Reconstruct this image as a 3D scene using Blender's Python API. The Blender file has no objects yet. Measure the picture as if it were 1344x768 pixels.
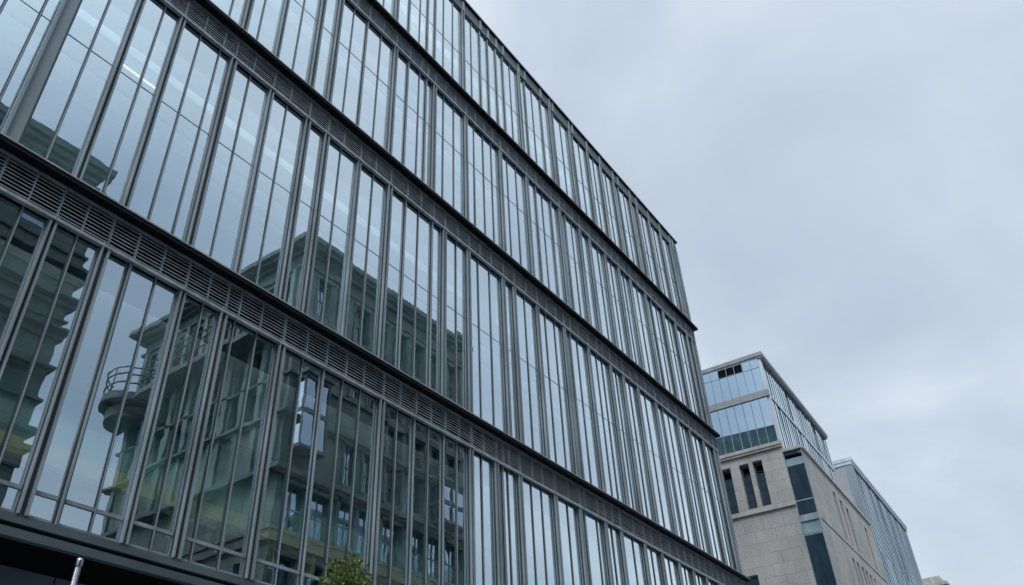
import bpy, math, random
from mathutils import Vector, Matrix
random.seed(11)
S = bpy.context.scene
COL = S.collection
EYE = 1.6            # heights below are measured from the eye, ground is at -EYE

# ------------------------------------------------------------------ helpers
class MB:
    """collects boxes / quads / tubes, then becomes ONE mesh object"""
    def __init__(self): self.v = []; self.f = []; self.smooth = False; self.second = []   # second: face ranges that take the other finish
    def quad(self, a, b, c, d):
        i = len(self.v); self.v += [tuple(a), tuple(b), tuple(c), tuple(d)]; self.f.append((i, i+1, i+2, i+3))
    def trim(self, *a, **k):
        n = len(self.f); self.box(*a, **k); self.second.append((n, len(self.f)))
    def box(self, x0, x1, y0, y1, z0, z1, F=None):
        i = len(self.v)
        for (x, y, z) in ((x0,y0,z0),(x1,y0,z0),(x1,y1,z0),(x0,y1,z0),(x0,y0,z1),(x1,y0,z1),(x1,y1,z1),(x0,y1,z1)):
            if F: x, y = F[0]+F[2]*x+F[4]*y, F[1]+F[3]*x+F[5]*y
            self.v.append((x, y, z))
        for q in ((0,3,2,1),(4,5,6,7),(0,1,5,4),(1,2,6,5),(2,3,7,6),(3,0,4,7)):
            self.f.append(tuple(i+k for k in q))
    def tube(self, pts, rads, n=10, cap=True):
        pts = [Vector(p) for p in pts]; rings = []
        for k, p in enumerate(pts):
            d = (pts[min(k+1, len(pts)-1)] - pts[max(k-1, 0)]).normalized()
            a = d.cross(Vector((0,0,1)) if abs(d.z) < .9 else Vector((1,0,0))).normalized(); b = d.cross(a)
            r = rads[k] if isinstance(rads, (list, tuple)) else rads
            base = len(self.v)
            for j in range(n):
                t = 2*math.pi*j/n
                self.v.append(tuple(p + (a*math.cos(t)+b*math.sin(t))*r))
            rings.append(base)
        for k in range(len(rings)-1):
            for j in range(n):
                self.f.append((rings[k]+j, rings[k]+(j+1) % n, rings[k+1]+(j+1) % n, rings[k+1]+j))
        if cap:
            self.f.append(tuple(rings[0]+j for j in range(n))[::-1]); self.f.append(tuple(rings[-1]+j for j in range(n)))
    def disc(self, cx, cy, z0, z1, r, a0, a1, n=20):
        """solid sector slab"""
        ps = [(cx, cy)] + [(cx+r*math.cos(a0+(a1-a0)*k/n), cy+r*math.sin(a0+(a1-a0)*k/n)) for k in range(n+1)]
        b = len(self.v); m = len(ps)
        self.v += [(x, y, z0) for x, y in ps] + [(x, y, z1) for x, y in ps]
        self.f.append(tuple(b+k for k in range(m))[::-1]); self.f.append(tuple(b+m+k for k in range(m)))
        for k in range(m): self.f.append((b+k, b+(k+1) % m, b+m+(k+1) % m, b+m+k))
    def wall(self, u0, u1, z0, z1, w0, w1, holes, F=None):
        """board from w0 (inner) to w1 (outer) with rectangular holes (u0,u1,z0,z1); shares faces properly"""
        us = sorted({u0, u1, *[min(max(h[k], u0), u1) for h in holes for k in (0, 1)]})
        zs = sorted({z0, z1, *[min(max(h[k], z0), z1) for h in holes for k in (2, 3)]})
        def solid(i, j):
            if i < 0 or j < 0 or i >= len(us)-1 or j >= len(zs)-1: return False
            uc, zc = (us[i]+us[i+1])/2, (zs[j]+zs[j+1])/2
            return not any(h[0] < uc < h[1] and h[2] < zc < h[3] for h in holes)
        def P(u, w, z):
            if F: return (F[0]+F[2]*u+F[4]*w, F[1]+F[3]*u+F[5]*w, z)
            return (u, w, z)
        for i in range(len(us)-1):
            for j in range(len(zs)-1):
                if not solid(i, j): continue
                a, b, c, d = us[i], us[i+1], zs[j], zs[j+1]
                self.quad(P(a,w1,c), P(b,w1,c), P(b,w1,d), P(a,w1,d)); self.quad(P(a,w0,c), P(a,w0,d), P(b,w0,d), P(b,w0,c))
                if not solid(i-1, j): self.quad(P(a,w0,c), P(a,w1,c), P(a,w1,d), P(a,w0,d))
                if not solid(i+1, j): self.quad(P(b,w0,c), P(b,w0,d), P(b,w1,d), P(b,w1,c))
                if not solid(i, j-1): self.quad(P(a,w0,c), P(b,w0,c), P(b,w1,c), P(a,w1,c))
                if not solid(i, j+1): self.quad(P(a,w0,d), P(a,w1,d), P(b,w1,d), P(b,w0,d))
    def build(self, name, mat, parent=None, fix=False, mat2=None):
        vs = [Vector((x, y, z+EYE)) for x, y, z in self.v]
        o_world = Vector((0,0,0))
        if parent is not None:
            r = parent
            while r.parent: r = r.parent
            o_world = Vector(r.location)
        else:
            xs = [v.x for v in vs]; ys = [v.y for v in vs]
            o_world = Vector(((min(xs)+max(xs))/2, (min(ys)+max(ys))/2, min(v.z for v in vs)))
        me = bpy.data.meshes.new(name); me.from_pydata([tuple(v-o_world) for v in vs], [], self.f)
        if fix:
            import bmesh
            bm = bmesh.new(); bm.from_mesh(me); bmesh.ops.recalc_face_normals(bm, faces=bm.faces[:]); bm.to_mesh(me); bm.free()
        me.update(); me.materials.append(mat)
        if mat2:
            me.materials.append(mat2)
            for a, b in self.second:
                for q in range(a, b): me.polygons[q].material_index = 1
        if self.smooth:
            for p in me.polygons: p.use_smooth = True
        o = bpy.data.objects.new(name, me); COL.objects.link(o)
        if parent is not None: o.parent = parent
        else: o.location = o_world
        return o

def thing(name, loc, label, cat, group=None):
    o = bpy.data.objects.new(name, None); COL.objects.link(o); o.location = (loc[0], loc[1], loc[2]+EYE)
    o.empty_display_size = .5
    return tag(o, label, cat, group)
def tag(o, label, cat, group=None):
    o['label'] = label; o['category'] = cat
    if group: o['group'] = group
    return o
def structure(o, label, cat):
    o['kind'] = 'structure'; return tag(o, label, cat)

# ------------------------------------------------------------------ materials
def newmat(name):
    m = bpy.data.materials.new(name); m.use_nodes = True; nt = m.node_tree; nt.nodes.clear()
    out = nt.nodes.new('ShaderNodeOutputMaterial'); return m, nt, out
def N(nt, t, **kw):
    n = nt.nodes.new(t)
    for k, v in kw.items():
        if k.startswith('i_'):
            key = k[2:]; key = int(key) if key.isdigit() else key.replace('_', ' ')
            n.inputs[key].default_value = v
        else: setattr(n, k, v)
    return n
def ramp(nt, fac, stops):
    r = N(nt, 'ShaderNodeValToRGB'); e = r.color_ramp.elements
    while len(e) < len(stops): e.new(.5)
    for k, (p, c) in enumerate(stops): e[k].position = p; e[k].color = (*c, 1)
    nt.links.new(fac, r.inputs[0]); return r.outputs[0]
def solid(name, col, rough=.6, metal=0., var=.18, scale=3., bump=0., streak=1., spec=.5):
    """principled with low-contrast dirt variation in object space"""
    m, nt, out = newmat(name)
    b = N(nt, 'ShaderNodeBsdfPrincipled'); b.inputs['Metallic'].default_value = metal
    b.inputs['Specular IOR Level'].default_value = spec
    tc = N(nt, 'ShaderNodeTexCoord'); mp = N(nt, 'ShaderNodeMapping'); mp.inputs['Scale'].default_value = (1, 1, streak)
    nt.links.new(tc.outputs['Object'], mp.inputs[0])
    no = N(nt, 'ShaderNodeTexNoise'); no.inputs['Scale'].default_value = scale; no.inputs['Detail'].default_value = 6
    nt.links.new(mp.outputs[0], no.inputs['Vector'])
    c0 = tuple(c*(1-var) for c in col); c1 = tuple(min(1, c*(1+var)) for c in col)
    nt.links.new(ramp(nt, no.outputs['Fac'], [(.3, c0), (.7, c1)]), b.inputs['Base Color'])
    mr = N(nt, 'ShaderNodeMapRange'); mr.inputs[3].default_value = max(.02, rough-.1); mr.inputs[4].default_value = min(1, rough+.1)
    nt.links.new(no.outputs['Fac'], mr.inputs[0]); nt.links.new(mr.outputs[0], b.inputs['Roughness'])
    if bump:
        bp = N(nt, 'ShaderNodeBump'); bp.inputs['Strength'].default_value = bump; bp.inputs['Distance'].default_value = .02
        nt.links.new(no.outputs['Fac'], bp.inputs['Height']); nt.links.new(bp.outputs[0], b.inputs['Normal'])
    nt.links.new(b.outputs[0], out.inputs[0]); return m
def stone(name, c1, c2, cm, bw, rh, rough=.85, mortar=.008, var=.25):
    """coursed blocks; u runs along whichever wall the face belongs to, v is height"""
    m, nt, out = newmat(name); L = nt.links.new
    b = N(nt, 'ShaderNodeBsdfPrincipled'); b.inputs['Specular IOR Level'].default_value = .25
    tc = N(nt, 'ShaderNodeTexCoord'); sp = N(nt, 'ShaderNodeSeparateXYZ'); L(tc.outputs['Object'], sp.inputs[0])
    ge = N(nt, 'ShaderNodeNewGeometry'); sn = N(nt, 'ShaderNodeSeparateXYZ'); L(ge.outputs['True Normal'], sn.inputs[0])
    ab = N(nt, 'ShaderNodeMath', operation='ABSOLUTE'); L(sn.outputs[1], ab.inputs[0])
    gt = N(nt, 'ShaderNodeMath', operation='GREATER_THAN'); gt.inputs[1].default_value = .5; L(ab.outputs[0], gt.inputs[0])
    mx = N(nt, 'ShaderNodeMix'); mx.data_type = 'FLOAT'; L(gt.outputs[0], mx.inputs[0]); L(sp.outputs[1], mx.inputs[2]); L(sp.outputs[0], mx.inputs[3])
    cb = N(nt, 'ShaderNodeCombineXYZ'); L(mx.outputs[0], cb.inputs[0]); L(sp.outputs[2], cb.inputs[1])
    br = N(nt, 'ShaderNodeTexBrick'); L(cb.outputs[0], br.inputs['Vector'])
    br.inputs['Scale'].default_value = 1; br.inputs['Brick Width'].default_value = bw; br.inputs['Row Height'].default_value = rh
    br.inputs['Mortar Size'].default_value = mortar; br.inputs['Mortar Smooth'].default_value = .3
    br.inputs['Color1'].default_value = (*c1, 1); br.inputs['Color2'].default_value = (*c2, 1); br.inputs['Mortar'].default_value = (*cm, 1)
    mp = N(nt, 'ShaderNodeMapping'); mp.inputs['Scale'].default_value = (1, 1, .35); L(tc.outputs['Object'], mp.inputs[0])
    no = N(nt, 'ShaderNodeTexNoise'); no.inputs['Scale'].default_value = .9; no.inputs['Detail'].default_value = 8; L(mp.outputs[0], no.inputs['Vector'])
    no2 = N(nt, 'ShaderNodeTexNoise'); no2.inputs['Scale'].default_value = 14; no2.inputs['Detail'].default_value = 4; L(tc.outputs['Object'], no2.inputs['Vector'])
    g = ramp(nt, no.outputs['Fac'], [(.3, (1-var,)*3), (.7, (1+var*.4,)*3)])
    g2 = ramp(nt, no2.outputs['Fac'], [(.3, (.86,)*3), (.7, (1.1,)*3)])
    m1 = N(nt, 'ShaderNodeMix'); m1.data_type = 'RGBA'; m1.blend_type = 'MULTIPLY'; m1.inputs[0].default_value = 1; L(br.outputs['Color'], m1.inputs[6]); L(g, m1.inputs[7])
    m2 = N(nt, 'ShaderNodeMix'); m2.data_type = 'RGBA'; m2.blend_type = 'MULTIPLY'; m2.inputs[0].default_value = 1; L(m1.outputs[2], m2.inputs[6]); L(g2, m2.inputs[7])
    L(m2.outputs[2], b.inputs['Base Color']); b.inputs['Roughness'].default_value = rough
    bp = N(nt, 'ShaderNodeBump'); bp.inputs['Strength'].default_value = .5; bp.inputs['Distance'].default_value = .012
    ad = N(nt, 'ShaderNodeMath', operation='MULTIPLY_ADD'); ad.inputs[1].default_value = -1.5; L(br.outputs['Fac'], ad.inputs[0]); L(no2.outputs['Fac'], ad.inputs[2])
    L(ad.outputs[0], bp.inputs['Height']); L(bp.outputs[0], b.inputs['Normal'])
    L(b.outputs[0], out.inputs[0]); return m
def glass(name, r0, r1, c0, c1, tint, wob=.0006, wscale=1.6, stretch=.35):
    """coated facade glass: mirror that strengthens at grazing angles over a tinted see-through pane"""
    m, nt, out = newmat(name); L = nt.links.new
    lw = N(nt, 'ShaderNodeLayerWeight'); lw.inputs['Blend'].default_value = .5
    mr = N(nt, 'ShaderNodeMapRange'); mr.inputs[1].default_value = .2; mr.inputs[2].default_value = .72; mr.inputs[3].default_value = r0; mr.inputs[4].default_value = r1
    L(lw.outputs['Facing'], mr.inputs[0])
    mc = ramp(nt, lw.outputs['Facing'], [(.22, c0), (.72, c1)])
    tc = N(nt, 'ShaderNodeTexCoord'); mp = N(nt, 'ShaderNodeMapping'); mp.inputs['Scale'].default_value = (1, 1, stretch); L(tc.outputs['Object'], mp.inputs[0])
    no = N(nt, 'ShaderNodeTexNoise'); no.inputs['Scale'].default_value = wscale; no.inputs['Detail'].default_value = 1.5; L(mp.outputs[0], no.inputs['Vector'])
    bp = N(nt, 'ShaderNodeBump'); bp.inputs['Strength'].default_value = 1; bp.inputs['Distance'].default_value = wob; L(no.outputs['Fac'], bp.inputs['Height'])
    gl = N(nt, 'ShaderNodeBsdfGlossy'); gl.inputs['Roughness'].default_value = 0; L(mc, gl.inputs['Color']); L(bp.outputs[0], gl.inputs['Normal'])
    tr = N(nt, 'ShaderNodeBsdfTransparent'); tr.inputs['Color'].default_value = (*tint, 1)
    ms = N(nt, 'ShaderNodeMixShader'); L(mr.outputs[0], ms.inputs[0]); L(tr.outputs[0], ms.inputs[1]); L(gl.outputs[0], ms.inputs[2])
    L(ms.outputs[0], out.inputs[0]); return m
def emit(name, col, st):
    m, nt, out = newmat(name); e = N(nt, 'ShaderNodeEmission'); e.inputs[0].default_value = (*col, 1); e.inputs[1].default_value = st
    nt.links.new(e.outputs[0], out.inputs[0]); return m
def leafmat(name, a, b):
    m, nt, out = newmat(name); L = nt.links.new
    ge = N(nt, 'ShaderNodeNewGeometry'); c = ramp(nt, ge.outputs['Random Per Island'], [(.0, a), (1., b)])
    d = N(nt, 'ShaderNodeBsdfPrincipled'); d.inputs['Roughness'].default_value = .5; L(c, d.inputs['Base Color'])
    t = N(nt, 'ShaderNodeBsdfTranslucent'); L(c, t.inputs[0]); ms = N(nt, 'ShaderNodeMixShader'); ms.inputs[0].default_value = .25
    L(d.outputs[0], ms.inputs[1]); L(t.outputs[0], ms.inputs[2]); L(ms.outputs[0], out.inputs[0]); return m

def clear(name):
    m, nt, out = newmat(name); t = N(nt, 'ShaderNodeBsdfTransparent'); t.inputs[0].default_value = (.93,.96,.95,1); nt.links.new(t.outputs[0], out.inputs[0]); return m
M = dict(
    clear=clear('clear_inner_face'),
    frame=solid('anodised_grey', (.245,.295,.325), .62, .12, .28, 2.5, streak=.25),
    body=solid('anodised_dark', (.038,.048,.056), .6, .1, .25, 2.5, streak=.25),
    fascia=solid('fascia_dark', (.085,.112,.126), .5, .1, .25, 1.2, streak=1.5),
    panel=solid('grey_panel', (.25,.31,.34), .6, .1, .12, 1.5, streak=.3),
    ledge=solid('black_ledge', (.010,.011,.013), .7, 0, .25, 2, spec=.15),
    edge=solid('grey_edge', (.30,.325,.345), .6, .15, .2, 2),
    slat=solid('louvre_slat', (.33,.375,.405), .5, .15, .3, 6),
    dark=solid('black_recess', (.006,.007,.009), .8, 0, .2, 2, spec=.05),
    ceil=solid('ceiling_white', (.66,.69,.70), .8, 0, .06, .8),
    inwall=solid('interior_wall', (.20,.25,.28), .8, 0, .25, .25),
    rail=solid('dark_rail', (.03,.035,.04), .5, .2, .1, 2),
    glass=glass('facade_glass', .50, .95, (.72,.875,.975), (.90,.98,1.), (.60,.85,.92), wob=.00034, wscale=4.2, stretch=.5),
    spandrel=solid('spandrel_blue', (.010,.022,.035), .12, 0, .2, 1.2, spec=.5),
    soffitglass=solid('dark_cladding', (.20,.235,.30), .25, .0, .25, 1, spec=.5),
    steel=solid('polished_steel', (.34,.35,.37), .3, 1., .1, 8),
    stone=stone('ashlar_stone', (.45,.437,.41), (.395,.38,.355), (.25,.24,.225), 1.05, .6, mortar=.010, var=.2),
    stonetrim=solid('stone_trim', (.40,.385,.355), .85, 0, .2, 3, .3, .4),
    concrete=stone('concrete_panels', (.42,.44,.45), (.37,.395,.405), (.16,.17,.175), 6., 1.05, var=.15),
    grille=solid('roof_cap_grey', (.25,.26,.27), .5, .3, .2, 2),
    palemet=solid('pale_metal', (.50,.55,.58), .4, .4, .12, 2, streak=.3),
    glass2=glass('far_glass', .62, .92, (.61,.78,.90), (.80,.93,.98), (.12,.22,.24), .0004, .5, .5),
    glass3=glass('strip_glass', .35, .7, (.55,.75,.9), (.75,.9,1.), (.10,.17,.20), .0006),
    opp=stone('limestone_opposite', (.23,.275,.245), (.165,.205,.18), (.07,.09,.08), 1.1, .5, var=.35),
    opp_plain=solid('render_opposite', (.21,.27,.245), .85, 0, .3, .5, .1, .4),
    opptrim=solid('trim_opposite', (.135,.16,.155), .8, 0, .35, 1.5, .2),
    cream=solid('cream_fascia', (.60,.52,.26), .7, 0, .15, 1.2),
    oppglass=glass('opposite_glass', .45, .8, (.7,.85,1.), (.9,.95,1.), (.08,.10,.11)),
    asphalt=solid('asphalt', (.05,.05,.052), .85, 0, .25, 6, .4),
    paving=stone('paving', (.24,.27,.29), (.20,.23,.25), (.12,.12,.12), .9, .6),
    kerb=solid('kerb_granite', (.28,.275,.265), .8, 0, .2, 8),
    roof_block=solid('added_block_teal', (.19,.28,.285), .5, .1, .35, 1.5),
    slot=solid('slot_shade_dark', (.02,.025,.03), .3, 0, .2, 1, spec=.3),
    glass4=glass('ribbed_glass', .58, .80, (.66,.82,.90), (.72,.86,.92), (.10,.16,.18), .0004, .5, .5),
    white=solid('white_board', (.80,.81,.80), .8, 0, .04, 2),
    blind=solid('roller_blind', (.62,.64,.63), .9, 0, .05, 2),
    paint=solid('road_paint', (.75,.75,.72), .7, 0, .1, 5),
    soil=solid('ground_earth', (.11,.13,.14), .9, 0, .3, .3),
    bark=solid('bark', (.09,.07,.05), .9, 0, .35, 12, .6, .3),
    leaf=leafmat('leaf_bright', (.022,.055,.012), (.22,.29,.05)),
    leaf2=leafmat('leaf_dark', (.015,.035,.012), (.05,.075,.02)),
    tube=emit('added_fill_tubes', (1,.97,.92), 16.0),  # added fill behind the rooms, never in view
    fill_tube2=emit('hidden_fill_tube', (.95,.98,1), 9.0),  # added fill for the upper storeys, kept out of view
    fill_tube1=emit('hidden_screen_fill', (1,.97,.93), 31.0),  # added fill for the lowest storey, kept out of view
    screen=solid('teal_screen', (.24,.37,.36), .6, 0, .35, .9, streak=.25),
    creamband=solid('cream_band', (.66,.56,.28), .6, 0, .3, 1.5),
    teal=solid('teal_spandrel', (.22,.34,.36), .25, 0, .15, 1.5),
    lamp=emit('lamp_tube', (1,.98,.94), 3.0),
)

# ------------------------------------------------------------------ main curtain-walled building
GY = 10.0                                    # plane of the glass
X0, X1 = -4.0, 29.0
office = thing('office_building', (12.5, 20, -EYE), 'long grey glass office building with black ledges and louvre bands, filling the left', 'building')
FLOORS = [dict(z0=3.80, z1=7.90, hz=4.13), dict(z0=8.50, z1=13.46, hz=11.20), dict(z0=14.065, z1=18.45, hz=16.66), dict(z0=19.055, z1=23.30, hz=21.05)]
LEDGES = [8.42, 13.98, 18.97]
MUL = [
 '0.35n 0.85d 1.35n 1.85t 2.35n 2.82d 3.24n 3.65d 4.03n 4.44t 4.87m 5.32n 5.78d 6.19n 6.56t 6.82n 7.28n 7.8t 8.33n 8.82m 9.32n 9.79n 10.35t 10.84n 11.33m 11.8n 12.27m 12.74n 13.18t 13.62n 14.11t 14.38m 14.62n 15.05t 15.58n 16.02n 16.58t 17.2n 17.74t 18.0m 18.66n 19.04t 19.45n 19.9t 20.64n 21.27t 21.77n 22.35t 22.9n 23.5t 24.0n 24.5t 25.0n 25.5t 26.0n 26.45t 27.0n 27.5t 28.1n 28.6t',
 '0.15n 0.62d 1.05n 1.5t 1.98n 2.45n 2.77P 3.28n 3.75d 4.18n 4.53d 4.96n 5.4n 5.7t 6.14n 6.66d 7.11n 7.65t 8.2t 8.67n 9.2d 9.7n 10.22t 10.8m 11.29n 11.78m 12.22t 12.74n 13.19t 13.66n 14.16n 14.72t 15.23t 15.8n 16.37t 16.85n 17.34n 17.8t 18.16m 18.6n 19.2t 19.75n 20.1n 20.56t 21.0n 21.4t 21.9n 22.4t 23.0n 23.7t 24.25m 24.75n 25.4t 25.9n 26.4t 27.0n 27.6t 28.15n 28.6t',
 '0.4n 0.9t 1.4n 1.9d 2.4n 2.9t 3.4n 3.9n 4.4t 4.9n 5.41n 5.76t 6.12n 6.62d 7.1n 7.6t 8.13t 8.61n 9.08m 9.6n 10.13t 10.67m 11.15n 11.42m 11.75t 12.2n 12.66n 13.16t 13.6n 14.05n 14.46n 14.87t 15.29n 15.77n 16.31t 16.84m 17.25n 17.74m 18.25t 18.62m 19.08n 19.54t 20.21t 20.85n 21.3t 21.8n 22.3t 22.75n 23.2t 23.8n 24.4t 24.9m 25.4n 25.9t 26.5n 27.0t 27.6n 28.1t 28.6t',
 '0.6n 1.1t 1.6n 2.1t 2.6n 3.1n 3.6t 4.1n 4.6d 5.1n 5.6t 6.1n 6.6n 7.1t 7.6n 8.1t 8.6n 9.1d 9.6n 10.07t 10.62m 11.09n 11.42m 11.76m 12.17n 12.62n 13.09t 13.57n 14.02m 14.45m 14.92m 15.32m 15.77n 16.26t 16.66m 17.14n 17.68m 18.27t 18.5m 19.07n 19.64t 19.9m 20.4n 20.98t 21.5n 22.0t 22.5n 23.05t 23.5m 24.0n 24.5t 25.1t 25.6n 26.2t 26.7n 27.3t 27.9n 28.3t 28.6t',
]
def parse(s):
    r = [(float(t[:-1]), t[-1]) for t in s.split()]
    left = []; x = r[0][0]; k = 0
    while x > X0+.6:
        x -= .49; k += 1; left.append((round(x, 2), 't' if k % 3 == 1 else 'n'))
    return left[::-1] + r
HALF = dict(n=.020, m=.036, d=.052, t=.070, P=.11)
def mullion(mb, x, k, z0, z1):
    """dark body with paler edge fins"""
    h = HALF[k]  # fins take the paler metal to paint in their edge highlights
    if k == 'n': mb.box(x-h, x+h, GY-.016, GY+.05, z0, z1); mb.trim(x-.009, x+.009, GY-.030, GY-.0162, z0, z1)
    elif k == 'm': mb.box(x-h, x+h, GY-.026, GY+.06, z0, z1); mb.trim(x-.012, x+.012, GY-.062, GY-.0262, z0, z1)
    elif k == 'd':
        mb.box(x-h, x+h, GY-.024, GY+.06, z0, z1)
        mb.trim(x-h, x-h+.024, GY-.088, GY-.0242, z0, z1); mb.trim(x+h-.030, x+h, GY-.080, GY-.0242, z0, z1)
    elif k == 't':
        mb.box(x-h, x+h, GY-.050, GY+.08, z0, z1)
        mb.trim(x-h+.004, x-h+.026, GY-.100, GY-.0502, z0, z1); mb.trim(x+h-.040, x+h-.004, GY-.092, GY-.0502, z0, z1)
    else:
        mb.trim(x-h, x+h, GY-.03, GY+.08, z0, z1)
        mb.trim(x-h-.035, x-h+.010, GY-.095, GY-.0305, z0, z1); mb.box(x+h-.012, x+h+.01, GY-.060, GY-.0305, z0, z1)
def dist(x, z): return math.sqrt(x*x+GY*GY+z*z) if x > 1.5 else 60-x
def pane(mb, x0, x1, z0, z1):
    """one sheet of glass 14 mm thick, hung a hair out of true"""
    t = .014; j = [random.gauss(0, .0007) for _ in range(4)]
    dz = (z1-z0); a = random.gauss(0, .0011)*dz/2
    c = [(x0, GY+j[0]-a, z0), (x1, GY+j[1]-a, z0), (x1, GY+j[1]+a, z1), (x0, GY+j[0]+a, z1)]
    i = len(mb.v); mb.v += c + [(x, y+t, z) for x, y, z in c]
    n0 = len(mb.f)
    for q in ((0,1,2,3),(4,7,6,5),(0,4,5,1),(1,5,6,2),(2,6,7,3),(3,7,4,0)): mb.f.append(tuple(i+k for k in q))
    mb.second.append((n0+1, n0+6))            # only the outer face carries the mirror coating

columns, bays = [], []                        # gathered first, then the nearest become parts of their own
for fi, F in enumerate(FLOORS):
    ml = parse(MUL[fi]); heavy = [(X0, 't')] + [m for m in ml if m[1] != 'n'] + [(X1-.08, 't')]
    for x, k in heavy: columns.append((dist(x, (F['z0']+F['z1'])/2), fi, x, k))
    for (xa, ka), (xb, kb) in zip(heavy[:-1], heavy[1:]):
        thin = [x for x, k in ml if k == 'n' and xa < x < xb]
        bays.append((dist((xa+xb)/2, (F['z0']+F['z1'])/2), fi, xa+HALF[ka], xb-HALF[kb], thin))
columns.sort(); bays.sort()
rest = MB()
for n, (d, fi, x, k) in enumerate(columns):
    F = FLOORS[fi]; z0, z1 = F['z0'], F['z1']
    if n < 100:
        mb = MB(); mullion(mb, x, k, z0, z1)
        c = mb.build('column', M['body'], office, mat2=M['panel'] if k == 'P' else M['frame'])
        if k == 'P': c['label'] = 'wide flat grey column panel, broader than the other uprights'
    else: mullion(rest, x, k, z0, z1)
rest.build('column', M['body'], office, mat2=M['frame'])['kind'] = 'stuff'
frest, mrest, jrest = MB(), MB(), MB()
for n, (d, fi, xa, xb, thin) in enumerate(bays):
    F = FLOORS[fi]; z0, z1, hz = F['z0'], F['z1'], F['hz']
    g, mu, jo = (MB(), None, MB()) if n < 100 else (frest, mrest, jrest)
    xs = [xa-.004] + thin + [xb+.004]
    for a, b in zip(xs[:-1], xs[1:]): pane(g, a, b, z0, z1)
    fr = GY-.010
    jo.box(xa-.002, xa+.016, fr, GY+.03, z0+.0452, z1-.0502); jo.box(xb-.016, xb+.002, fr, GY+.03, z0+.0452, z1-.0502)
    jo.box(xa-.002, xb+.002, fr, GY+.03, z1-.05, z1); jo.box(xa-.002, xb+.002, fr, GY+.03, z0, z0+.045)
    t = (.03, .02) if fi == 0 else (.002, .002)
    jo.box(xa+.0162, xb-.0162, fr-(.012 if fi == 0 else 0), GY+.02, hz-t[0], hz+t[1])
    if n < 100:
        w = g.build('window', M['glass'], office, mat2=M['clear'])
        jo.build('frame', M['frame'], w)
        for x in thin:
            mb = MB(); mullion(mb, x, 'n', z0, z1); mb.build('mullion', M['body'], w, mat2=M['frame'])
        if fi == 0:
            pass
        if random.random() < .42 and fi and not (fi == 1 and 2.6 < xa < 6.2):
            s = MB(); s.box(xa+.02, xb-.02, GY+.16, GY+.165, z1-(z1-z0)*random.choice((.25,.4,.55,.55,.8)), z1-.2); s.build('blind', M['blind'], w)
    else:
        for x in thin: mullion(mrest, x, 'n', z0, z1)
w = frest.build('window', M['glass'], office, mat2=M['clear']); w['kind'] = 'stuff'
jrest.build('frame', M['rail'], w); mrest.build('mullion', M['body'], w, mat2=M['frame'])
# far spandrels of the lowest storey share the dark glazing
s = MB(); s.box(X0, X1-.1, GY+.07, GY+.09, FLOORS[0]['z0']+.002, FLOORS[0]['hz']-.04); s.build('spandrel_backing', M['spandrel'], office)

# projecting ledges, each with its louvre band below
for li, zl in enumerate(LEDGES):
    mb = MB(); mb.box(X0-.2, X1+.09, GY-.26, GY+.3, zl, zl+.085); lo = mb.build('ledge', M['ledge'], office)
    mb = MB(); mb.box(X0-.2, X1+.095, GY-.275, GY-.2605, zl+.066, zl+.09); mb.build('ledge_trim', M['edge'], lo)
    zb, zt = zl-.62, zl-.002
    ml = parse(MUL[li]); cuts = [X0] + [x for x, k in ml if k != 'n'] + [X1-.02]
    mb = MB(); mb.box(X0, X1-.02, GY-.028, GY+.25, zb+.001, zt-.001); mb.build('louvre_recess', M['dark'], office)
    for a, b in zip(cuts[:-1], cuts[1:]):
        p = MB(); a2, b2 = a+.004, b-.004
        p.box(a2, b2, GY-.105, GY-.029, zb, zb+.05); p.box(a2, b2, GY-.10, GY-.029, zt-.05, zt)
        p.box(a2, a2+.008, GY-.10, GY-.029, zb+.0505, zt-.0505); p.box(b2-.008, b2, GY-.10, GY-.029, zb+.0505, zt-.0505)
        for x, k in ml:
            if k == 'n' and a < x < b: p.box(x-.006, x+.006, GY-.101, GY-.03, zb+.0505, zt-.0505)
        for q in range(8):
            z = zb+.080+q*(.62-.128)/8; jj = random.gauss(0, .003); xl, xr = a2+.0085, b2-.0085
            n0 = len(p.f); i = len(p.v)                                             # blade rising inwards, coloured black for the shade behind its pale lip
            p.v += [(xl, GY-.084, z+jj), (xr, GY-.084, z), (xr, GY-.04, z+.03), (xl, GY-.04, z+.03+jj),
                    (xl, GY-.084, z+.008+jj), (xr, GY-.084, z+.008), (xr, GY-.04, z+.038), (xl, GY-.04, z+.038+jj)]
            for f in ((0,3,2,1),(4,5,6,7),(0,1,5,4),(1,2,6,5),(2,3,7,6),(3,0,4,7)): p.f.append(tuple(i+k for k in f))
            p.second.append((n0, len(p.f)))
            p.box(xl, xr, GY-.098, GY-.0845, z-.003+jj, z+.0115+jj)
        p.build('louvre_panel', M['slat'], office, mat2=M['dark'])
# head frieze and roof edge
mb = MB(); mb.box(X0, X1, GY-.07, GY+.4, 23.301, 23.799); mb.build('frieze', M['fascia'], office)
for x, k in parse(MUL[3]):
    if k != 'n': mb = MB(); mb.box(x-.05, x+.05, GY-.10, GY-.0705, 23.305, 23.795); mb.build('frieze_rib', M['edge'], office)
mb = MB(); mb.box(X0-.2, X1+.08, GY-.13, GY+20, 23.80, 23.86); roof = mb.build('roof', M['ledge'], office)
mb = MB(); mb.box(X0-.2, X1+.125, GY-.15, GY-.1305, 23.83, 23.89); mb.build('roof_trim', M['edge'], roof)
mb = MB(); mb.box(20, 28.4, 11.6, 27, 23.81, 26.9); mb.build('added_roof_block', M['roof_block'], office)  # added block, out of view, for the teal band mirrored in the glass storeys
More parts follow.
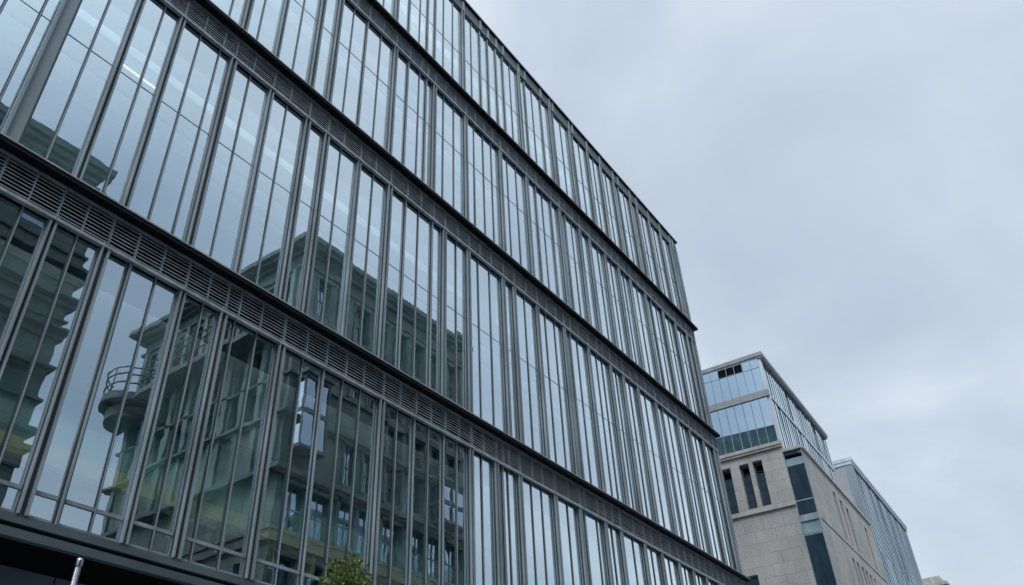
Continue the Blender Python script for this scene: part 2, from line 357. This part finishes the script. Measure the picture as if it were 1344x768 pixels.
# ends, back and inside
mb = MB(); mb.box(X1-.28, X1-.01, GY+.081, 30, 3.6, 23.30); mb.build('end_wall', M['frame'], office)
mb = MB(); mb.box(X0, X0+.25, GY+.3, 30, -EYE, 23.30); mb.build('end_wall', M['frame'], office)
mb = MB(); mb.box(X0+.26, X1-.29, 29.7, 30, -EYE, 23.30); mb.build('rear_wall', M['frame'], office)
mb = MB(); mb.box(X0+.3, X1-.3, 17, 17.2, 3.7, 23.2)
for x in (3.2, 8.9, 14.0, 20.5): mb.box(x, x+.15, 10.9+random.random()*2, 16.99, 3.9, 23.1)
mb.build('interior_wall', M['inwall'], office)
for z in [3.62] + LEDGES + [23.0]:
    mb = MB(); mb.box(X0+.3, X1-.3, GY+.31, 16.98, z-(.05 if z < 4 else .45), z+.05); mb.build('floor_slab', M['ceil'], office)
for F, zc in zip(FLOORS[1:], (13.53, 18.52, 22.55)):
    mb = MB(); mb.box(X0+.3, X1-.3, GY+.42, GY+.46, zc-.50, zc-.002); mb.build('tube_baffle', M['ceil'], office)  # board added to keep the fill tube behind it out of sight
    mb = MB(); mb.box(X0+.6, X1-.6, GY+.55, GY+.65, zc-.06, zc-.02); mb.build('ceiling_and_fill_light', M['fill_tube2'], office)  # unseen tube added to brighten the pale boards behind the glass
    for dy, lo_, hi_, mt, nm in ((.95, -.80, -.42, 'white', 'streak_band'), (.95, -.415, -.35, 'rail', 'blind_rail'), (.95, .50, .70, 'ceil', 'streak_band'),
                                 (.93, -1.08, -.98, 'white', 'streak_board'), (.93, -1.75, -1.42, 'ceil', 'streak_board')):
        y = GY+dy; mb = MB(); mb.box(X0+.35, X1-.35, y, y+.04, (F['hz']+lo_)*y/GY, (F['hz']+hi_)*y/GY); mb.build(nm, M[mt], office)  # pale boards added to read as light streaks behind the glass
for z in LEDGES[1:] + [23.0]:
    mb = MB(); mb.box(X0+.6, X1-.6, 16.2, 16.45, z-.50, z-.46); mb.build('ceiling_and_fill_light', M['tube'], office)  # tubes added out of sight to raise the interior brightness
# lowest storey: a pale screen with a cream counter band, lit by an added tube hidden by a pelmet behind the glass
mb = MB(); mb.box(X0+.3, X1-.3, GY+.42, GY+.46, 7.50, 7.968); mb.build('tube_baffle', M['rail'], office)  # added downstand that screens the next tube from the camera
mb = MB(); mb.box(X0+.6, X1-.6, GY+.55, GY+.65, 7.90, 7.94); mb.build('ceiling_and_fill_light', M['fill_tube1'], office)  # added tube, unseen, lights the screen and counter band
YS = GY+1.2; q_ = YS/GY; x = X0+.4
mb = MB()
while x < 17.6:
    wd = random.uniform(.75, 1.25); mb.box(x+.014, x+wd-.014, YS+random.uniform(0, .03), YS+.06, 4.70*q_, 5.55*q_); x += wd
mb.build('screen', M['screen'], office)['kind'] = 'stuff'
mb = MB(); mb.box(X0+.4, 17.6, YS-.06, YS+.1, 4.48*q_, 4.695*q_); mb.build('counter_band', M['creamband'], office)
mb = MB(); mb.box(X0+.4, 17.6, YS-.12, YS+.1, 5.552*q_, 5.72*q_); mb.build('screen_rail', M['rail'], office)
mb = MB(); mb.box(X0+.4, 17.6, YS+.25, YS+.3, 3.70, 4.475*q_); mb.build('screen_base', M['dark'], office)
x = X0+1
while x < 17.4:
    mb = MB(); mb.box(x, x+.10, YS-.02, YS+.1, 3.71, 4.478*q_); mb.build('screen_post', M['creamband'], office); x += random.uniform(.8, 1.3)
for (x0, x1, y, z) in ((4.46, 5.28, 11.72, 13.36), (9.3, 9.7, 12.4, 18.50)):
    mb = MB(); mb.box(x0, x1, y, y+.022, z-.028, z-.002); mb.build('ceiling_and_fill_light', M['lamp'], office)
# bottom fascia, canopy, recessed ground storey
mb = MB(); mb.box(X0-.1, X1+.02, GY-.10, GY+.3, 3.68, 3.75); mb.box(X0-.1, X1+.02, GY-.06, GY+.3, 3.7505, 3.799); mb.build('sill', M['fascia'], office)
mb = MB(); mb.box(X0-.1, X1+.05, GY-.04, GY+.3, 3.551, 3.679); mb.build('shadow_gap', M['ledge'], office)
mb = MB(); mb.box(X0-.1, X1+.1, GY-.30, GY-.2, 3.45, 3.55); mb.box(X0-.1, X1+.1, GY-.199, GY+.3, 3.50, 3.55); mb.build('canopy_fascia', M['fascia'], office)
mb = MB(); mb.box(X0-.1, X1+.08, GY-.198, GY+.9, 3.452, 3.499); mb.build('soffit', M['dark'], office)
x = X0+.3
while x < X1-1.3:
    p = MB(); p.box(x+.012, x+1.288, GY+.66, GY+.78, 1.4, 3.44); p.box(x+.012, x+1.288, GY+.66, GY+.78, -EYE+.02, 1.38); p.build('shopfront_panel', M['soffitglass'], office); x += 1.3
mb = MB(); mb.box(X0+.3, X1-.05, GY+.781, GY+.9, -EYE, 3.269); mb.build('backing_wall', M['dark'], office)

# ------------------------------------------------------------------ stone building with glass storeys
a = math.radians(2.0); AX, AY = 42.5, 10.0
SF = (AX, AY, math.cos(a), math.sin(a), math.sin(a), -math.cos(a))            # street side: u along, w outward
b_ = math.radians(94.0)
FF = (AX, AY, math.cos(b_), math.sin(b_), -math.sin(b_), math.cos(b_))        # end face towards us
sb = thing('stone_building', (48, 16, -EYE), 'pale stone block with slot windows under two glass storeys, right of the long glass facade', 'building')
fh = [(3.98,4.55,15.78,18.36), (2.95,3.47,15.84,18.36), (2.20,2.72,15.84,18.38), (5.1,5.6,15.8,18.36)]
fl = [(3.72,4.5,9.6,12.48)]
mb = MB(); mb.wall(1.0, 13, -EYE, 18.8, -.45, 0, fh+fl, FF); wall1 = mb.build('wall', M['stone'], sb, True)
sl = [(5.4,5.95,14.98,17.80), (6.8,7.35,14.98,17.72), (8.05,8.65,15.0,17.62), (12.5,13.15,15.0,17.72)]
sl2 = [(u, u+.5, 10.2, 14.0) for u in (5.55, 6.55, 7.6, 8.55, 9.5, 10.45)]
mb = MB(); mb.wall(.14, 14.9, -EYE, 18.45, -.45, 0, sl+sl2+[(.3,15,14.61,14.73)], SF); mb.build('wall', M['stone'], sb, True)
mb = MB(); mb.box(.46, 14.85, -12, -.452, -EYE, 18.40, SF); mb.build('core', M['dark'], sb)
mb = MB(); mb.box(-.02, 14.95, -.5, .10, 18.451, 18.62, SF); mb.box(0.0, .98, -.5, .10, 18.453, 18.60, FF); mb.build('coping', M['stonetrim'], sb)
mb = MB(); mb.box(.97, 13, -.3, .12, 18.801, 18.93, FF); mb.box(.955, 13, -.3, .17, 18.9305, 19.12, FF); mb.build('cornice', M['stonetrim'], sb)
mb = MB(); mb.box(.98, 13, .001, .11, 15.52, 15.72, FF); mb.build('string_course', M['stonetrim'], sb)
for h in fh+fl:
    p = MB(); p.box(h[0], h[1], -.36, -.34, h[2], h[3], FF); wdw = p.build('window', M['glass3'], sb)
    p = MB(); n = 5
    for k in range(1, n): z = h[2]+(h[3]-h[2])*k/n; p.box(h[0]+.03, h[1]-.03, -.34, -.315, z-.02, z+.02, FF)
    p.box(h[0]+.001, h[0]+.03, -.34, -.29, h[2], h[3], FF); p.box(h[1]-.03, h[1]-.001, -.34, -.29, h[2], h[3], FF); p.build('frame', M['rail'], wdw)
    p = MB(); p.box(h[0]-.02, h[1]+.02, -.44, -.40, h[2]-.02, h[3]+.02, FF); p.build('blind', M['dark'], wdw)
for h in sl+sl2:
    p = MB(); p.box(h[0]+.002, h[1]-.002, -.10, -.07, h[2]+.002, h[3]-.002, SF); p.build('window', M['slot'], sb)  # near-flush dark panel, its colour standing in for the slot's shade
# tall glazed strip on the corner
p = MB(); p.box(.05, .97, -.07, -.05, -EYE, 14.58, FF); p.box(.05, .97, -.07, -.05, 14.93, 18.44, FF); st = p.build('corner_window', M['glass3'], sb)
p = MB(); p.box(.012, .05, -.12, .02, -EYE, 18.45, FF); p.box(.97, .999, -.12, .02, -EYE, 18.45, FF); p.box(.051, .969, -.12, .03, 14.59, 14.92, FF)
for z in (18.0, 15.7, 13.9, 11.2, 8.6): p.box(.051, .969, -.049, -.03, z-.03, z+.03, FF)
p.build('frame', M['frame'], st)
for za, zb in ((17.62, 17.965), (13.95, 14.58)): p = MB(); p.box(.055, .965, -.048, -.035, za, zb, FF); p.build('glass_transom', M['teal'], st)
# glass storeys
ZG0, ZM0, ZM1, ZG1 = 19.125, 22.06, 22.46, 24.55
p = MB(); p.box(1.5, 12, -9, -2.5, 19.0, 24.5, FF); p.build('core', M['inwall'], sb)
p = MB()
for z in (19.121, 22.1, 24.4): p.box(1.2, 12.5, -12, -.32, z, z+.1, FF)
p.build('floor_slab', M['ceil'], sb)
for k in range(16):
    u0 = 1.14+k*.49+(.0 if k else .0); u1 = u0+.49
    for lv, (za, zb) in enumerate(((ZG0, ZM0), (ZM1, ZG1))):
        opened = lv == 1 and k in (2, 3, 4)
        p = MB(); zt = 23.98 if lv else zb; jw = random.gauss(0, .0015)
        p.box(u0, u1, -.30, -.285+jw*0, za, zt if lv else zb, FF)
        if lv and not opened: p.box(u0, u1, -.30, -.285, 24.0, zb, FF)
        wdw = p.build('window', M['glass2'], sb)
        p = MB(); p.box(u1-.013, u1+.013, -.284, -.24, za, zb, FF)
        if lv: p.box(u0+.014, u1-.0135, -.284, -.265, 23.975, 24.005, FF)
        p.build('frame', M['palemet' if lv == 0 and False else 'frame'], wdw)
        if opened: p = MB(); p.box(u0+.012, u1-.012, -.36, -.31, 23.99, 24.54, FF); p.build('vent_shade_sheet', M['dark'], wdw)  # black sheet in place of the shade inside the open vent
p = MB(); p.box(.96, 12, -.31, -.2, ZM0+.001, ZM1-.001, FF); p.box(.96, 12, -.31, -.17, ZG0-.003, ZG0+.10, FF); p.build('floor_band', M['grille'], sb)
# street side of the glass storeys, set back behind the stone
SG = (SF[0]-SF[4]*1.0, SF[1]-SF[5]*1.0, *SF[2:])
p = MB(); p.box(.29, .62, -.3, .0, ZG0-.5, 24.55, SG); p.build('corner_panel', M['palemet'], sb)
for k in range(26):
    u0 = .625+k*.5; u1 = u0+.5
    for za, zb in ((18.4, 22.1), (22.3, ZG1)):
        p = MB(); i = len(p.v); e = [random.gauss(0, .007) for _ in range(4)]
        for w in (0, -.014):
            for (u, z, q) in ((u0, za, e[0]), (u1, za, e[1]), (u1, zb, e[2]), (u0, zb, e[3])):
                ww = w-.03+q; p.v.append((SG[0]+SG[2]*u+SG[4]*ww, SG[1]+SG[3]*u+SG[5]*ww, z))
        for q in ((0,1,2,3),(4,7,6,5),(0,4,5,1),(1,5,6,2),(2,6,7,3),(3,7,4,0)): p.f.append(tuple(i+j for j in q))
        wdw = p.build('window', M['glass2'], sb)
        if k % 2 == 0 or True:
            p = MB(); p.box(u1-.018, u1+.018, -.04, -.009, za, zb, SG); p.build('mullion', M['body'], wdw)
p = MB(); p.box(.625, 13.8, -.08, .02, 22.101, 22.299, SG); p.build('floor_band', M['palemet'], sb)
p = MB(); p.box(13.63, 13.9, -11, .0, 18.4, 24.55, SG); p.build('end_wall', M['palemet'], sb)
p = MB(); p.box(.22, 13.95, -11.5, .12, 24.551, 24.68, SG); p.box(.17, 14.0, -11.5, .17, 24.6805, 24.93, SG); p.build('roof', M['grille'], sb)

# ------------------------------------------------------------------ far glass building and the small classical one
c_ = math.radians(1.56)
TF = (61.2, 11.2, math.cos(c_), math.sin(c_), math.sin(c_), -math.cos(c_))
gb = thing('glass_building', (70, 17, -EYE), 'far ribbed glass building with a blank panelled end, beyond the stone block', 'building')
p = MB(); p.box(.05, 18.25, -14, -.35, -EYE, 24.3, TF); p.build('core', M['inwall'], gb)
p = MB(); p.box(0, .049, -14, -.5, -EYE, 24.3, TF); p.build('end_wall', M['concrete'], gb)
p = MB(); p.box(-.02, .55, -.499, .02, -EYE, 24.3, TF); p.build('corner_panel', M['panel'], gb)
for k in range(26):
    u0 = .551+k*.6811; u1 = u0+.6811; p = MB()
    for za, zb in ((-EYE, 13), (13, 18.2), (18.2, 24.25)):
        i = len(p.v); e = [random.gauss(0, .006) for _ in range(4)]
        for w in (0, -.014):
            for (u, z, q) in ((u0, za, e[0]), (u1, za, e[1]), (u1, zb, e[2]), (u0, zb, e[3])):
                ww = w-.04+q; p.v.append((TF[0]+TF[2]*u+TF[4]*ww, TF[1]+TF[3]*u+TF[5]*ww, z))
        for q in ((0,1,2,3),(4,7,6,5),(0,4,5,1),(1,5,6,2),(2,6,7,3),(3,7,4,0)): p.f.append(tuple(i+j for j in q))
    wdw = p.build('window', M['glass4'], gb)
    p = MB(); p.box(u1-.06, u1+.06, -.06, -.022, -EYE, 24.3, TF); p.build('fin', M['body'], wdw)
p = MB(); p.box(-.06, 18.4, -14, .06, 24.301, 24.55, TF); p.box(-.1, 18.45, -14.1, .12, 24.5505, 24.82, TF); p.build('roof', M['palemet'], gb)
cb = thing('corner_building', (98, 18, -EYE), 'small distant beige building top with a stepped cornice, at the bottom right edge', 'building')
p = MB(); p.box(90.8, 108, 11.9, 26, -EYE, 21.6); p.build('wall', M['stone'], cb)
p = MB(); p.box(90.6, 108.2, 11.6, 26.2, 21.601, 22.0); p.box(90.3, 108.5, 11.25, 26.4, 22.001, 22.3); p.box(90.7, 108, 11.8, 26, 22.301, 22.95); p.build('cornice', M['stonetrim'], cb)
for k in range(5):
    h = 12.6+k*2.4
    p = MB(); p.box(90.75, 90.798, h, h+1.1, 17.5, 20.6); p.build('window', M['glass3'], cb)

# ------------------------------------------------------------------ buildings across the street (seen mirrored in the glass)
OY = -8.0
def opp_building(nm, loc, label):
    return thing(nm, loc, label, 'building')
ob = opp_building('corner_house', (29.6, -15, -EYE), 'tall stone corner house with deep cornice, mirrored low in the long glass facade')
OA, OB = 22.8, 36.4
holes = []
up = [(23.5+k*1.62, 24.4+k*1.62, 24.7, 26.9) for k in range(8)]
md = [(26.6+k*1.62, 27.5+k*1.62, 21.2, 23.3) for k in range(6)]
lw = [(26.6+k*1.62, 27.55+k*1.62, 16.4, 18.4) for k in range(6)] + [(29.84+k*1.62, 30.8+k*1.62, 18.95, 20.6) for k in range(4)]
gz = [(23.3+k*1.62, 24.65+k*1.62, 13.35, 15.4) for k in range(8)]
gr = [(23.2+k*1.62, 24.4+k*1.62, 4.0, 12.1) for k in range(8)]
p = MB(); p.wall(OA, OB, -EYE, 28.1, OY-.4, OY, up+md+lw+gz+gr); p.build('wall', M['opp'], ob, True)
for h in up+md+lw+gz+gr:
    p = MB(); p.box(h[0], h[1], OY-.3, OY-.28, h[2], h[3]); wdw = p.build('window', M['oppglass'], ob)
    f = MB(); f.box(h[0]-.14, h[0]-.001, OY+.001, OY+.08, h[2]-.1, h[3]); f.box(h[1]+.001, h[1]+.14, OY+.001, OY+.08, h[2]-.1, h[3]); f.box(h[0]-.2, h[1]+.2, OY+.001, OY+.16, h[3]+.001, h[3]+.2)
    c = (h[0]+h[1])/2; f.box(c-.03, c+.03, OY-.28, OY-.24, h[2], h[3]); z = (h[2]+h[3])/2; f.box(h[0]+.001, c-.031, OY-.28, OY-.24, z-.03, z+.03); f.box(c+.031, h[1]-.001, OY-.28, OY-.24, z-.03, z+.03)
    f.build('frame', M['opptrim'], wdw)
p = MB(); p.box(OA+.41, OB-.41, -21.5, OY-.41, -EYE, 28); p.build('core', M['dark'], ob)
EF = (OA, OY, 0, -1, -1, 0)                                               # end wall, u runs away from the street
eh = [(.75+k*1.45, 1.55+k*1.45, 18.9, 23.0) for k in range(9)] + [(.75+k*1.45, 1.5+k*1.45, 24.3, 27.0) for k in range(9)] + [(1.0+k*2., 2.0+k*2., 4, 12) for k in range(6)]
p = MB(); p.wall(.4, 14, -EYE, 28.1, -.4, 0, eh, EF); p.build('wall', M['opp'], ob, True)
for h in eh:
    p = MB(); p.box(h[0], h[1], -.3, -.28, h[2], h[3], EF); p.build('window', M['oppglass'], ob)
p = MB(); p.box(OB-.401, OB-.002, -22, OY-.401, -EYE, 28.1); p.box(OA+.4, OB-.41, -22, -21.6, -EYE, 28.1); p.build('wall', M['opp_plain'], ob)
p = MB()
for z0, z1, o in ((28.101, 28.3, .25), (28.3005, 28.5, .55), (28.5005, 28.8, .8)): p.box(OA-o, OB+o*.35, -22-o, OY+o, z0, z1)
p.box(OA+.3, OB-.3, -21.5, OY-.3, 28.801, 29.3); p.build('cornice', M['opptrim'], ob)
for z0, z1, o in ((27.3, 27.45, .12), (23.85, 24.0, .12), (24.0005, 24.12, .24), (20.8, 20.92, .16), (18.5, 18.62, .18), (18.6205, 18.75, .34), (15.6, 15.75, .2), (15.7505, 15.95, .42), (13.05, 13.17, .2)):
    p = MB(); p.box(OA-o, OB+o, -22-o, OY+o, z0, z1)
    p.build('string_course', M['opptrim'], ob)
p = MB(); p.box(OA-.14, OB+.1, -21.9, OY+.14, 12.6, 13.049); p.build('fascia', M['opptrim'], ob)
for k in range(10):
    p = MB(); u = .30+k*1.45; p.box(u, u+.36, .001, .16, 16.01, 27.24, EF); p.build('pilaster', M['opp_plain'], ob)
# glazed bay windows on the street front
for xa, xb, za, zb in ((23.15, 24.75, 16.9, 20.74), (33.2, 35.2, 16.1, 18.4)):
    p = MB(); p.box(xa, xb, OY+.01, OY+.9, za, za+.15); p.box(xa, xb, OY+.01, OY+.9, zb-.2, zb); p.box(xa-.1, xb+.1, OY+.01, OY+1.05, zb+.001, zb+.2)
    zm = (za+zb)/2; p.box(xa, xb, OY+.02, OY+.88, zm-.1, zm+.1)
    for x in (xa, (xa+xb)/2-.04, xb-.08): p.box(x, x+.08, OY+.78, OY+.885, za+.151, zb-.201)
    bay = p.build('bay_window', M['opptrim'], ob)
    p = MB(); p.box(xa+.04, xb-.04, OY+.80, OY+.815, za+.15, zb-.2); p.box(xa+.03, xa+.045, OY+.05, OY+.79, za+.15, zb-.2); p.box(xb-.045, xb-.03, OY+.05, OY+.79, za+.15, zb-.2); p.build('pane', M['oppglass'], bay)
# curved balcony on the back corner
p = MB()
p.disc(OA, -21.4, 23.2, 23.65, 1.9, math.radians(90), math.radians(270)); p.disc(OA, -21.4, 22.3, 22.9, 1.5, math.radians(90), math.radians(270))
p.box(OA-1.2, OA-.001, -21.4, -9, 23.3, 23.64); bal = p.build('balcony', M['opptrim'], ob)
arc = [(OA+1.85*math.cos(t), -21.4+1.85*math.sin(t)) for t in [math.radians(95+k*8.2) for k in range(20)]]
p = MB()
for z in (24.2, 24.75, 25.2): p.tube([(OA-1.15, -9, z)] + [(OA-1.15, -19.5, z)] + [(x, y, z) for x, y in arc], .05, 6)
for x, y in arc[::3]: p.tube([(x, y, 23.6), (x, y, 25.2)], .03, 6)
p.build('railing', M['opptrim'], bal)

hb = opp_building('stone_terrace', (-2, -15, -EYE), 'long stone terrace with ridged string courses, mirrored at the far left of the glass')
TA, TB = -15.0, 11.65
hl = [(-14+k*2.1, -12.9+k*2.1, z0, z1) for k in range(12) for z0, z1 in ((21.4, 23.9), (14.0, 16.4), (4, 11))]
p = MB(); p.wall(TA, TB, -EYE, 24.6, OY-.4, OY, hl); p.build('wall', M['opp'], hb, True)
for h in hl:
    p = MB(); p.box(h[0], h[1], OY-.3, OY-.28, h[2], h[3]); p.build('window', M['oppglass'], hb)
p = MB(); p.box(TA, TB-.01, -22, OY-.41, -EYE, 24.6); p.build('core', M['opp_plain'], hb)
for z0, z1, o in ((24.601, 24.8, .2), (24.8005, 25.05, .45), (25.0505, 25.4, .6), (20.9, 21.02, .12), (20.1, 20.22, .45), (20.2205, 20.4, .22), (19.6, 19.7, .12), (18.8, 18.9, .38), (18.5, 18.6, .2), (17.9, 17.98, .1), (17.45, 17.55, .32), (17.1, 17.2, .15), (15.9, 16.0, .2), (14.6, 14.7, .14), (13.4, 13.55, .3), (12.705, 12.9, .25)):
    p = MB(); p.box(TA, TB+(o if z0 < 24 else o*.3-.25), -22, OY+o, z0, z1); p.build('cornice' if z0 > 24 else 'string_course', M['opptrim'], hb)
p = MB(); p.box(TA, TB+.1, OY+.001, OY+.1, 12.101, 12.7); p.build('fascia', M['opptrim'], hb)

# ------------------------------------------------------------------ steel pole, trees
pt = thing('steel_pole', (4.93, 9.3, -EYE), 'polished steel pole with a rounded cap, under the canopy at the bottom left', 'pole')
p = MB(); p.smooth = True; p.tube([(4.93, 9.3, -EYE+.02), (4.93, 9.3, 3.16)], .036, 24); p.build('shaft', M['steel'], pt)
p = MB(); p.smooth = True; p.tube([(4.93, 9.3, 3.161), (4.93, 9.3, 3.18), (4.93, 9.3, 3.235), (4.93, 9.3, 3.26), (4.93, 9.3, 3.27)], [.036, .041, .041, .034, .018], 24); p.build('cap', M['steel'], pt)
p = MB(); p.tube([(4.93, 9.3, -EYE+.001), (4.93, 9.3, -EYE+.02)], .12, 24); p.build('base_plate', M['steel'], pt)

def leaves(mb, c, r, n, size, squash=.8):
    for _ in range(n):
        while True:
            v = Vector((random.uniform(-1, 1), random.uniform(-1, 1), random.uniform(-1, 1)))
            if v.length < 1: break
        v = v.normalized()*(v.length**.55)
        p = Vector(c)+Vector((v.x*r, v.y*r, v.z*r*squash))
        d = (v+Vector((random.gauss(0, .7), random.gauss(0, .7), random.gauss(0, .6)+.25))).normalized()
        s = d.cross(Vector((random.gauss(0, 1), random.gauss(0, 1), random.gauss(0, 1)))).normalized()
        nn = d.cross(s); L = size*random.uniform(.6, 1.25); W = L*.24
        i = len(mb.v)
        a = p; b = p+d*L*.5+s*W+nn*L*.06; cc = p+d*L-nn*L*.10; e = p+d*L*.5-s*W+nn*L*.06; mid = p+d*L*.5
        mb.v += [tuple(a), tuple(b), tuple(cc), tuple(e), tuple(mid)]
        mb.f += [(i, i+1, i+4), (i+1, i+2, i+4), (i+2, i+3, i+4), (i+3, i, i+4)]
def tree(name, base, top, cr, clumps, nl, size, lm, label, r0):
    t = thing(name, (base[0], base[1], -EYE), label, 'tree')
    x, y = base; h = top+EYE; zc = top-cr
    p = MB(); p.smooth = True
    p.tube([(x, y, -EYE), (x+.02, y, -EYE+h*.3), (x-.02*h/5, y+.02, -EYE+h*.6), (x, y, top-cr*.7)], [r0, r0*.8, r0*.6, r0*.25], 10)
    tips = []
    for (dx, dy, dz) in clumps:
        tip = Vector((x+dx*cr, y+dy*cr, zc+dz*cr)); tips.append(tip)
        st_ = Vector((x, y, max(-EYE+h*.35, min(tip.z-.45*cr, zc))))
        p.tube([tuple(st_), tuple((st_+tip)/2+Vector((0, 0, .08*cr))), tuple(tip)], [r0*.38, r0*.22, r0*.06], 6)
    p.build('trunk', M['bark'], t, True)
    m = MB()
    for tip in tips: leaves(m, tip, cr*random.uniform(.34, .5), nl, size)
    m.build('crown', lm, t); return t
cl = [(0,0,.72), (.35,.1,.45), (-.4,.05,.42), (.1,-.4,.35), (-.1,.45,.3), (.65,-.1,.05), (-.65,.1,.0), (.1,-.7,.0), (0,.7,-.05), (.45,.45,-.2), (-.45,-.4,-.2), (.4,-.5,-.3), (-.4,.5,-.3), (0,0,.05)]
tree('street_tree', (7.86, 8.0), 3.70, .33, cl, 90, .062, M['leaf'], 'small bright green street tree poking up at the bottom edge in front of the glass', .05)

# ------------------------------------------------------------------ ground
p = MB(); p.quad((-900,-900,-EYE-.13), (900,-900,-EYE-.13), (900,900,-EYE-.13), (-900,900,-EYE-.13)); structure(p.build('ground', M['soil']), 'bare ground under the whole street', 'ground')
p = MB(); p.quad((-200,-3.6,-EYE-.126), (300,-3.6,-EYE-.126), (300,5.2,-EYE-.126), (-200,5.2,-EYE-.126)); structure(p.build('road', M['asphalt']), 'dark asphalt road between the two pavements', 'road')
p = MB()
for k in range(60): p.quad((-60+k*4, .75, -EYE-.122), (-58+k*4, .75, -EYE-.122), (-58+k*4, .87, -EYE-.122), (-60+k*4, .87, -EYE-.122))
structure(p.build('road_marking', M['paint']), 'broken white line painted along the road', 'road marking')
for y0, y1, k0, k1, lb in ((5.35, 40, 5.2, 5.349, 'paved footway in front of the glass building'), (-40, -3.75, -3.749, -3.6, 'paved footway across the street')):
    p = MB(); p.box(-200, 300, y0, y1, -EYE-.12, -EYE); structure(p.build('pavement', M['paving']), lb, 'pavement')
    p = MB(); p.box(-200, 300, k0, k1, -EYE-.12, -EYE+.004); structure(p.build('kerb', M['kerb']), 'granite kerb of the '+lb, 'kerb')

# ------------------------------------------------------------------ sky, sun
W = bpy.data.worlds.new('World'); S.world = W; W.use_nodes = True
nt = W.node_tree; nt.nodes.clear(); L = nt.links.new
SUN_EL, SUN_AZ = math.radians(58), math.radians(238)                     # azimuth clockwise from +Y
out = N(nt, 'ShaderNodeOutputWorld'); bg = N(nt, 'ShaderNodeBackground'); bg.inputs['Strength'].default_value = .1
sky = N(nt, 'ShaderNodeTexSky'); sky.sky_type = 'NISHITA'; sky.sun_disc = False; sky.sun_elevation = SUN_EL; sky.sun_rotation = SUN_AZ
sky.air_density = 1.5; sky.dust_density = 3
tc = N(nt, 'ShaderNodeTexCoord'); sp = N(nt, 'ShaderNodeSeparateXYZ'); L(tc.outputs['Generated'], sp.inputs[0])
zz = N(nt, 'ShaderNodeMath', operation='MAXIMUM'); zz.inputs[1].default_value = 0; L(sp.outputs[2], zz.inputs[0])
za = N(nt, 'ShaderNodeMath', operation='ADD'); za.inputs[1].default_value = .35; L(zz.outputs[0], za.inputs[0])
dx = N(nt, 'ShaderNodeMath', operation='DIVIDE'); L(sp.outputs[0], dx.inputs[0]); L(za.outputs[0], dx.inputs[1])
dy = N(nt, 'ShaderNodeMath', operation='DIVIDE'); L(sp.outputs[1], dy.inputs[0]); L(za.outputs[0], dy.inputs[1])
cbx = N(nt, 'ShaderNodeCombineXYZ'); L(dx.outputs[0], cbx.inputs[0]); L(dy.outputs[0], cbx.inputs[1]); cbx.inputs[2].default_value = 1.7
n1 = N(nt, 'ShaderNodeTexNoise'); n1.inputs['Scale'].default_value = 2.1; n1.inputs['Detail'].default_value = 7; n1.inputs['Roughness'].default_value = .5; n1.inputs['Distortion'].default_value = .35
L(cbx.outputs[0], n1.inputs['Vector'])
cc = ramp(nt, n1.outputs['Fac'], [(.32, (.47,.56,.70)), (.52, (.62,.71,.835)), (.68, (.79,.875,.965))])
sc = N(nt, 'ShaderNodeVectorMath', operation='SCALE'); sc.inputs['Scale'].default_value = 10.0; L(cc, sc.inputs[0])
# the overcast brightens overhead and round the hidden sun
dt = N(nt, 'ShaderNodeVectorMath', operation='DOT_PRODUCT'); L(tc.outputs['Generated'], dt.inputs[0])
dt.inputs[1].default_value = (math.sin(SUN_AZ)*math.cos(SUN_EL), math.cos(SUN_AZ)*math.cos(SUN_EL), math.sin(SUN_EL))
d0 = N(nt, 'ShaderNodeMath', operation='MAXIMUM'); d0.inputs[1].default_value = 0; L(dt.outputs['Value'], d0.inputs[0])
pw = N(nt, 'ShaderNodeMath', operation='POWER'); pw.inputs[1].default_value = 8; L(d0.outputs[0], pw.inputs[0])
ga = N(nt, 'ShaderNodeMath', operation='MULTIPLY_ADD'); ga.inputs[1].default_value = 34; ga.inputs[2].default_value = 10; L(pw.outputs[0], ga.inputs[0])
L(ga.outputs[0], sc.inputs['Scale'])
mx = N(nt, 'ShaderNodeMix'); mx.data_type = 'RGBA'; mx.inputs[0].default_value = .93; L(sky.outputs[0], mx.inputs[6]); L(sc.outputs[0], mx.inputs[7])
L(mx.outputs[2], bg.inputs[0]); L(bg.outputs[0], out.inputs[0])
ld = bpy.data.lights.new('sun', 'SUN'); ld.energy = 1.5; ld.angle = math.radians(22); ld.color = (1, .985, .955)
lo = bpy.data.objects.new('sun', ld); COL.objects.link(lo)
sd = Vector((math.sin(SUN_AZ)*math.cos(SUN_EL), math.cos(SUN_AZ)*math.cos(SUN_EL), math.sin(SUN_EL)))
lo.rotation_euler = sd.to_track_quat('Z', 'Y').to_euler(); lo.location = (0, -20, 60)

# ------------------------------------------------------------------ camera (from the vanishing points of the facade)
PX, PY = 672., 384.
def ray(x, y, f): return Vector((x-PX, PY-y, -f))
vx, vy, hx, hy = 593., -1110., 1590., 1120.
f = math.sqrt(-((hx-PX)*(vx-PX)+(hy-PY)*(vy-PY)))
up_ = ray(vx, vy, f).normalized(); dd = ray(hx, hy, f); dd = (dd-up_*dd.dot(up_)).normalized(); nn_ = up_.cross(dd)
cam = bpy.data.cameras.new('camera'); co = bpy.data.objects.new('camera', cam); COL.objects.link(co)
co.matrix_world = Matrix.Translation((0, 0, EYE)) @ Matrix((dd, nn_, up_)).to_4x4()
cam.sensor_width = 36; cam.lens = f/1344*36; cam.clip_start = .1; cam.clip_end = 4000
S.camera = co
S.view_settings.view_transform = 'Standard'; S.view_settings.look = 'None'; S.view_settings.exposure = 0; S.view_settings.gamma = 1
S.cycles.max_bounces = 10; S.cycles.transparent_max_bounces = 16; S.cycles.glossy_bounces = 5; S.cycles.diffuse_bounces = 3
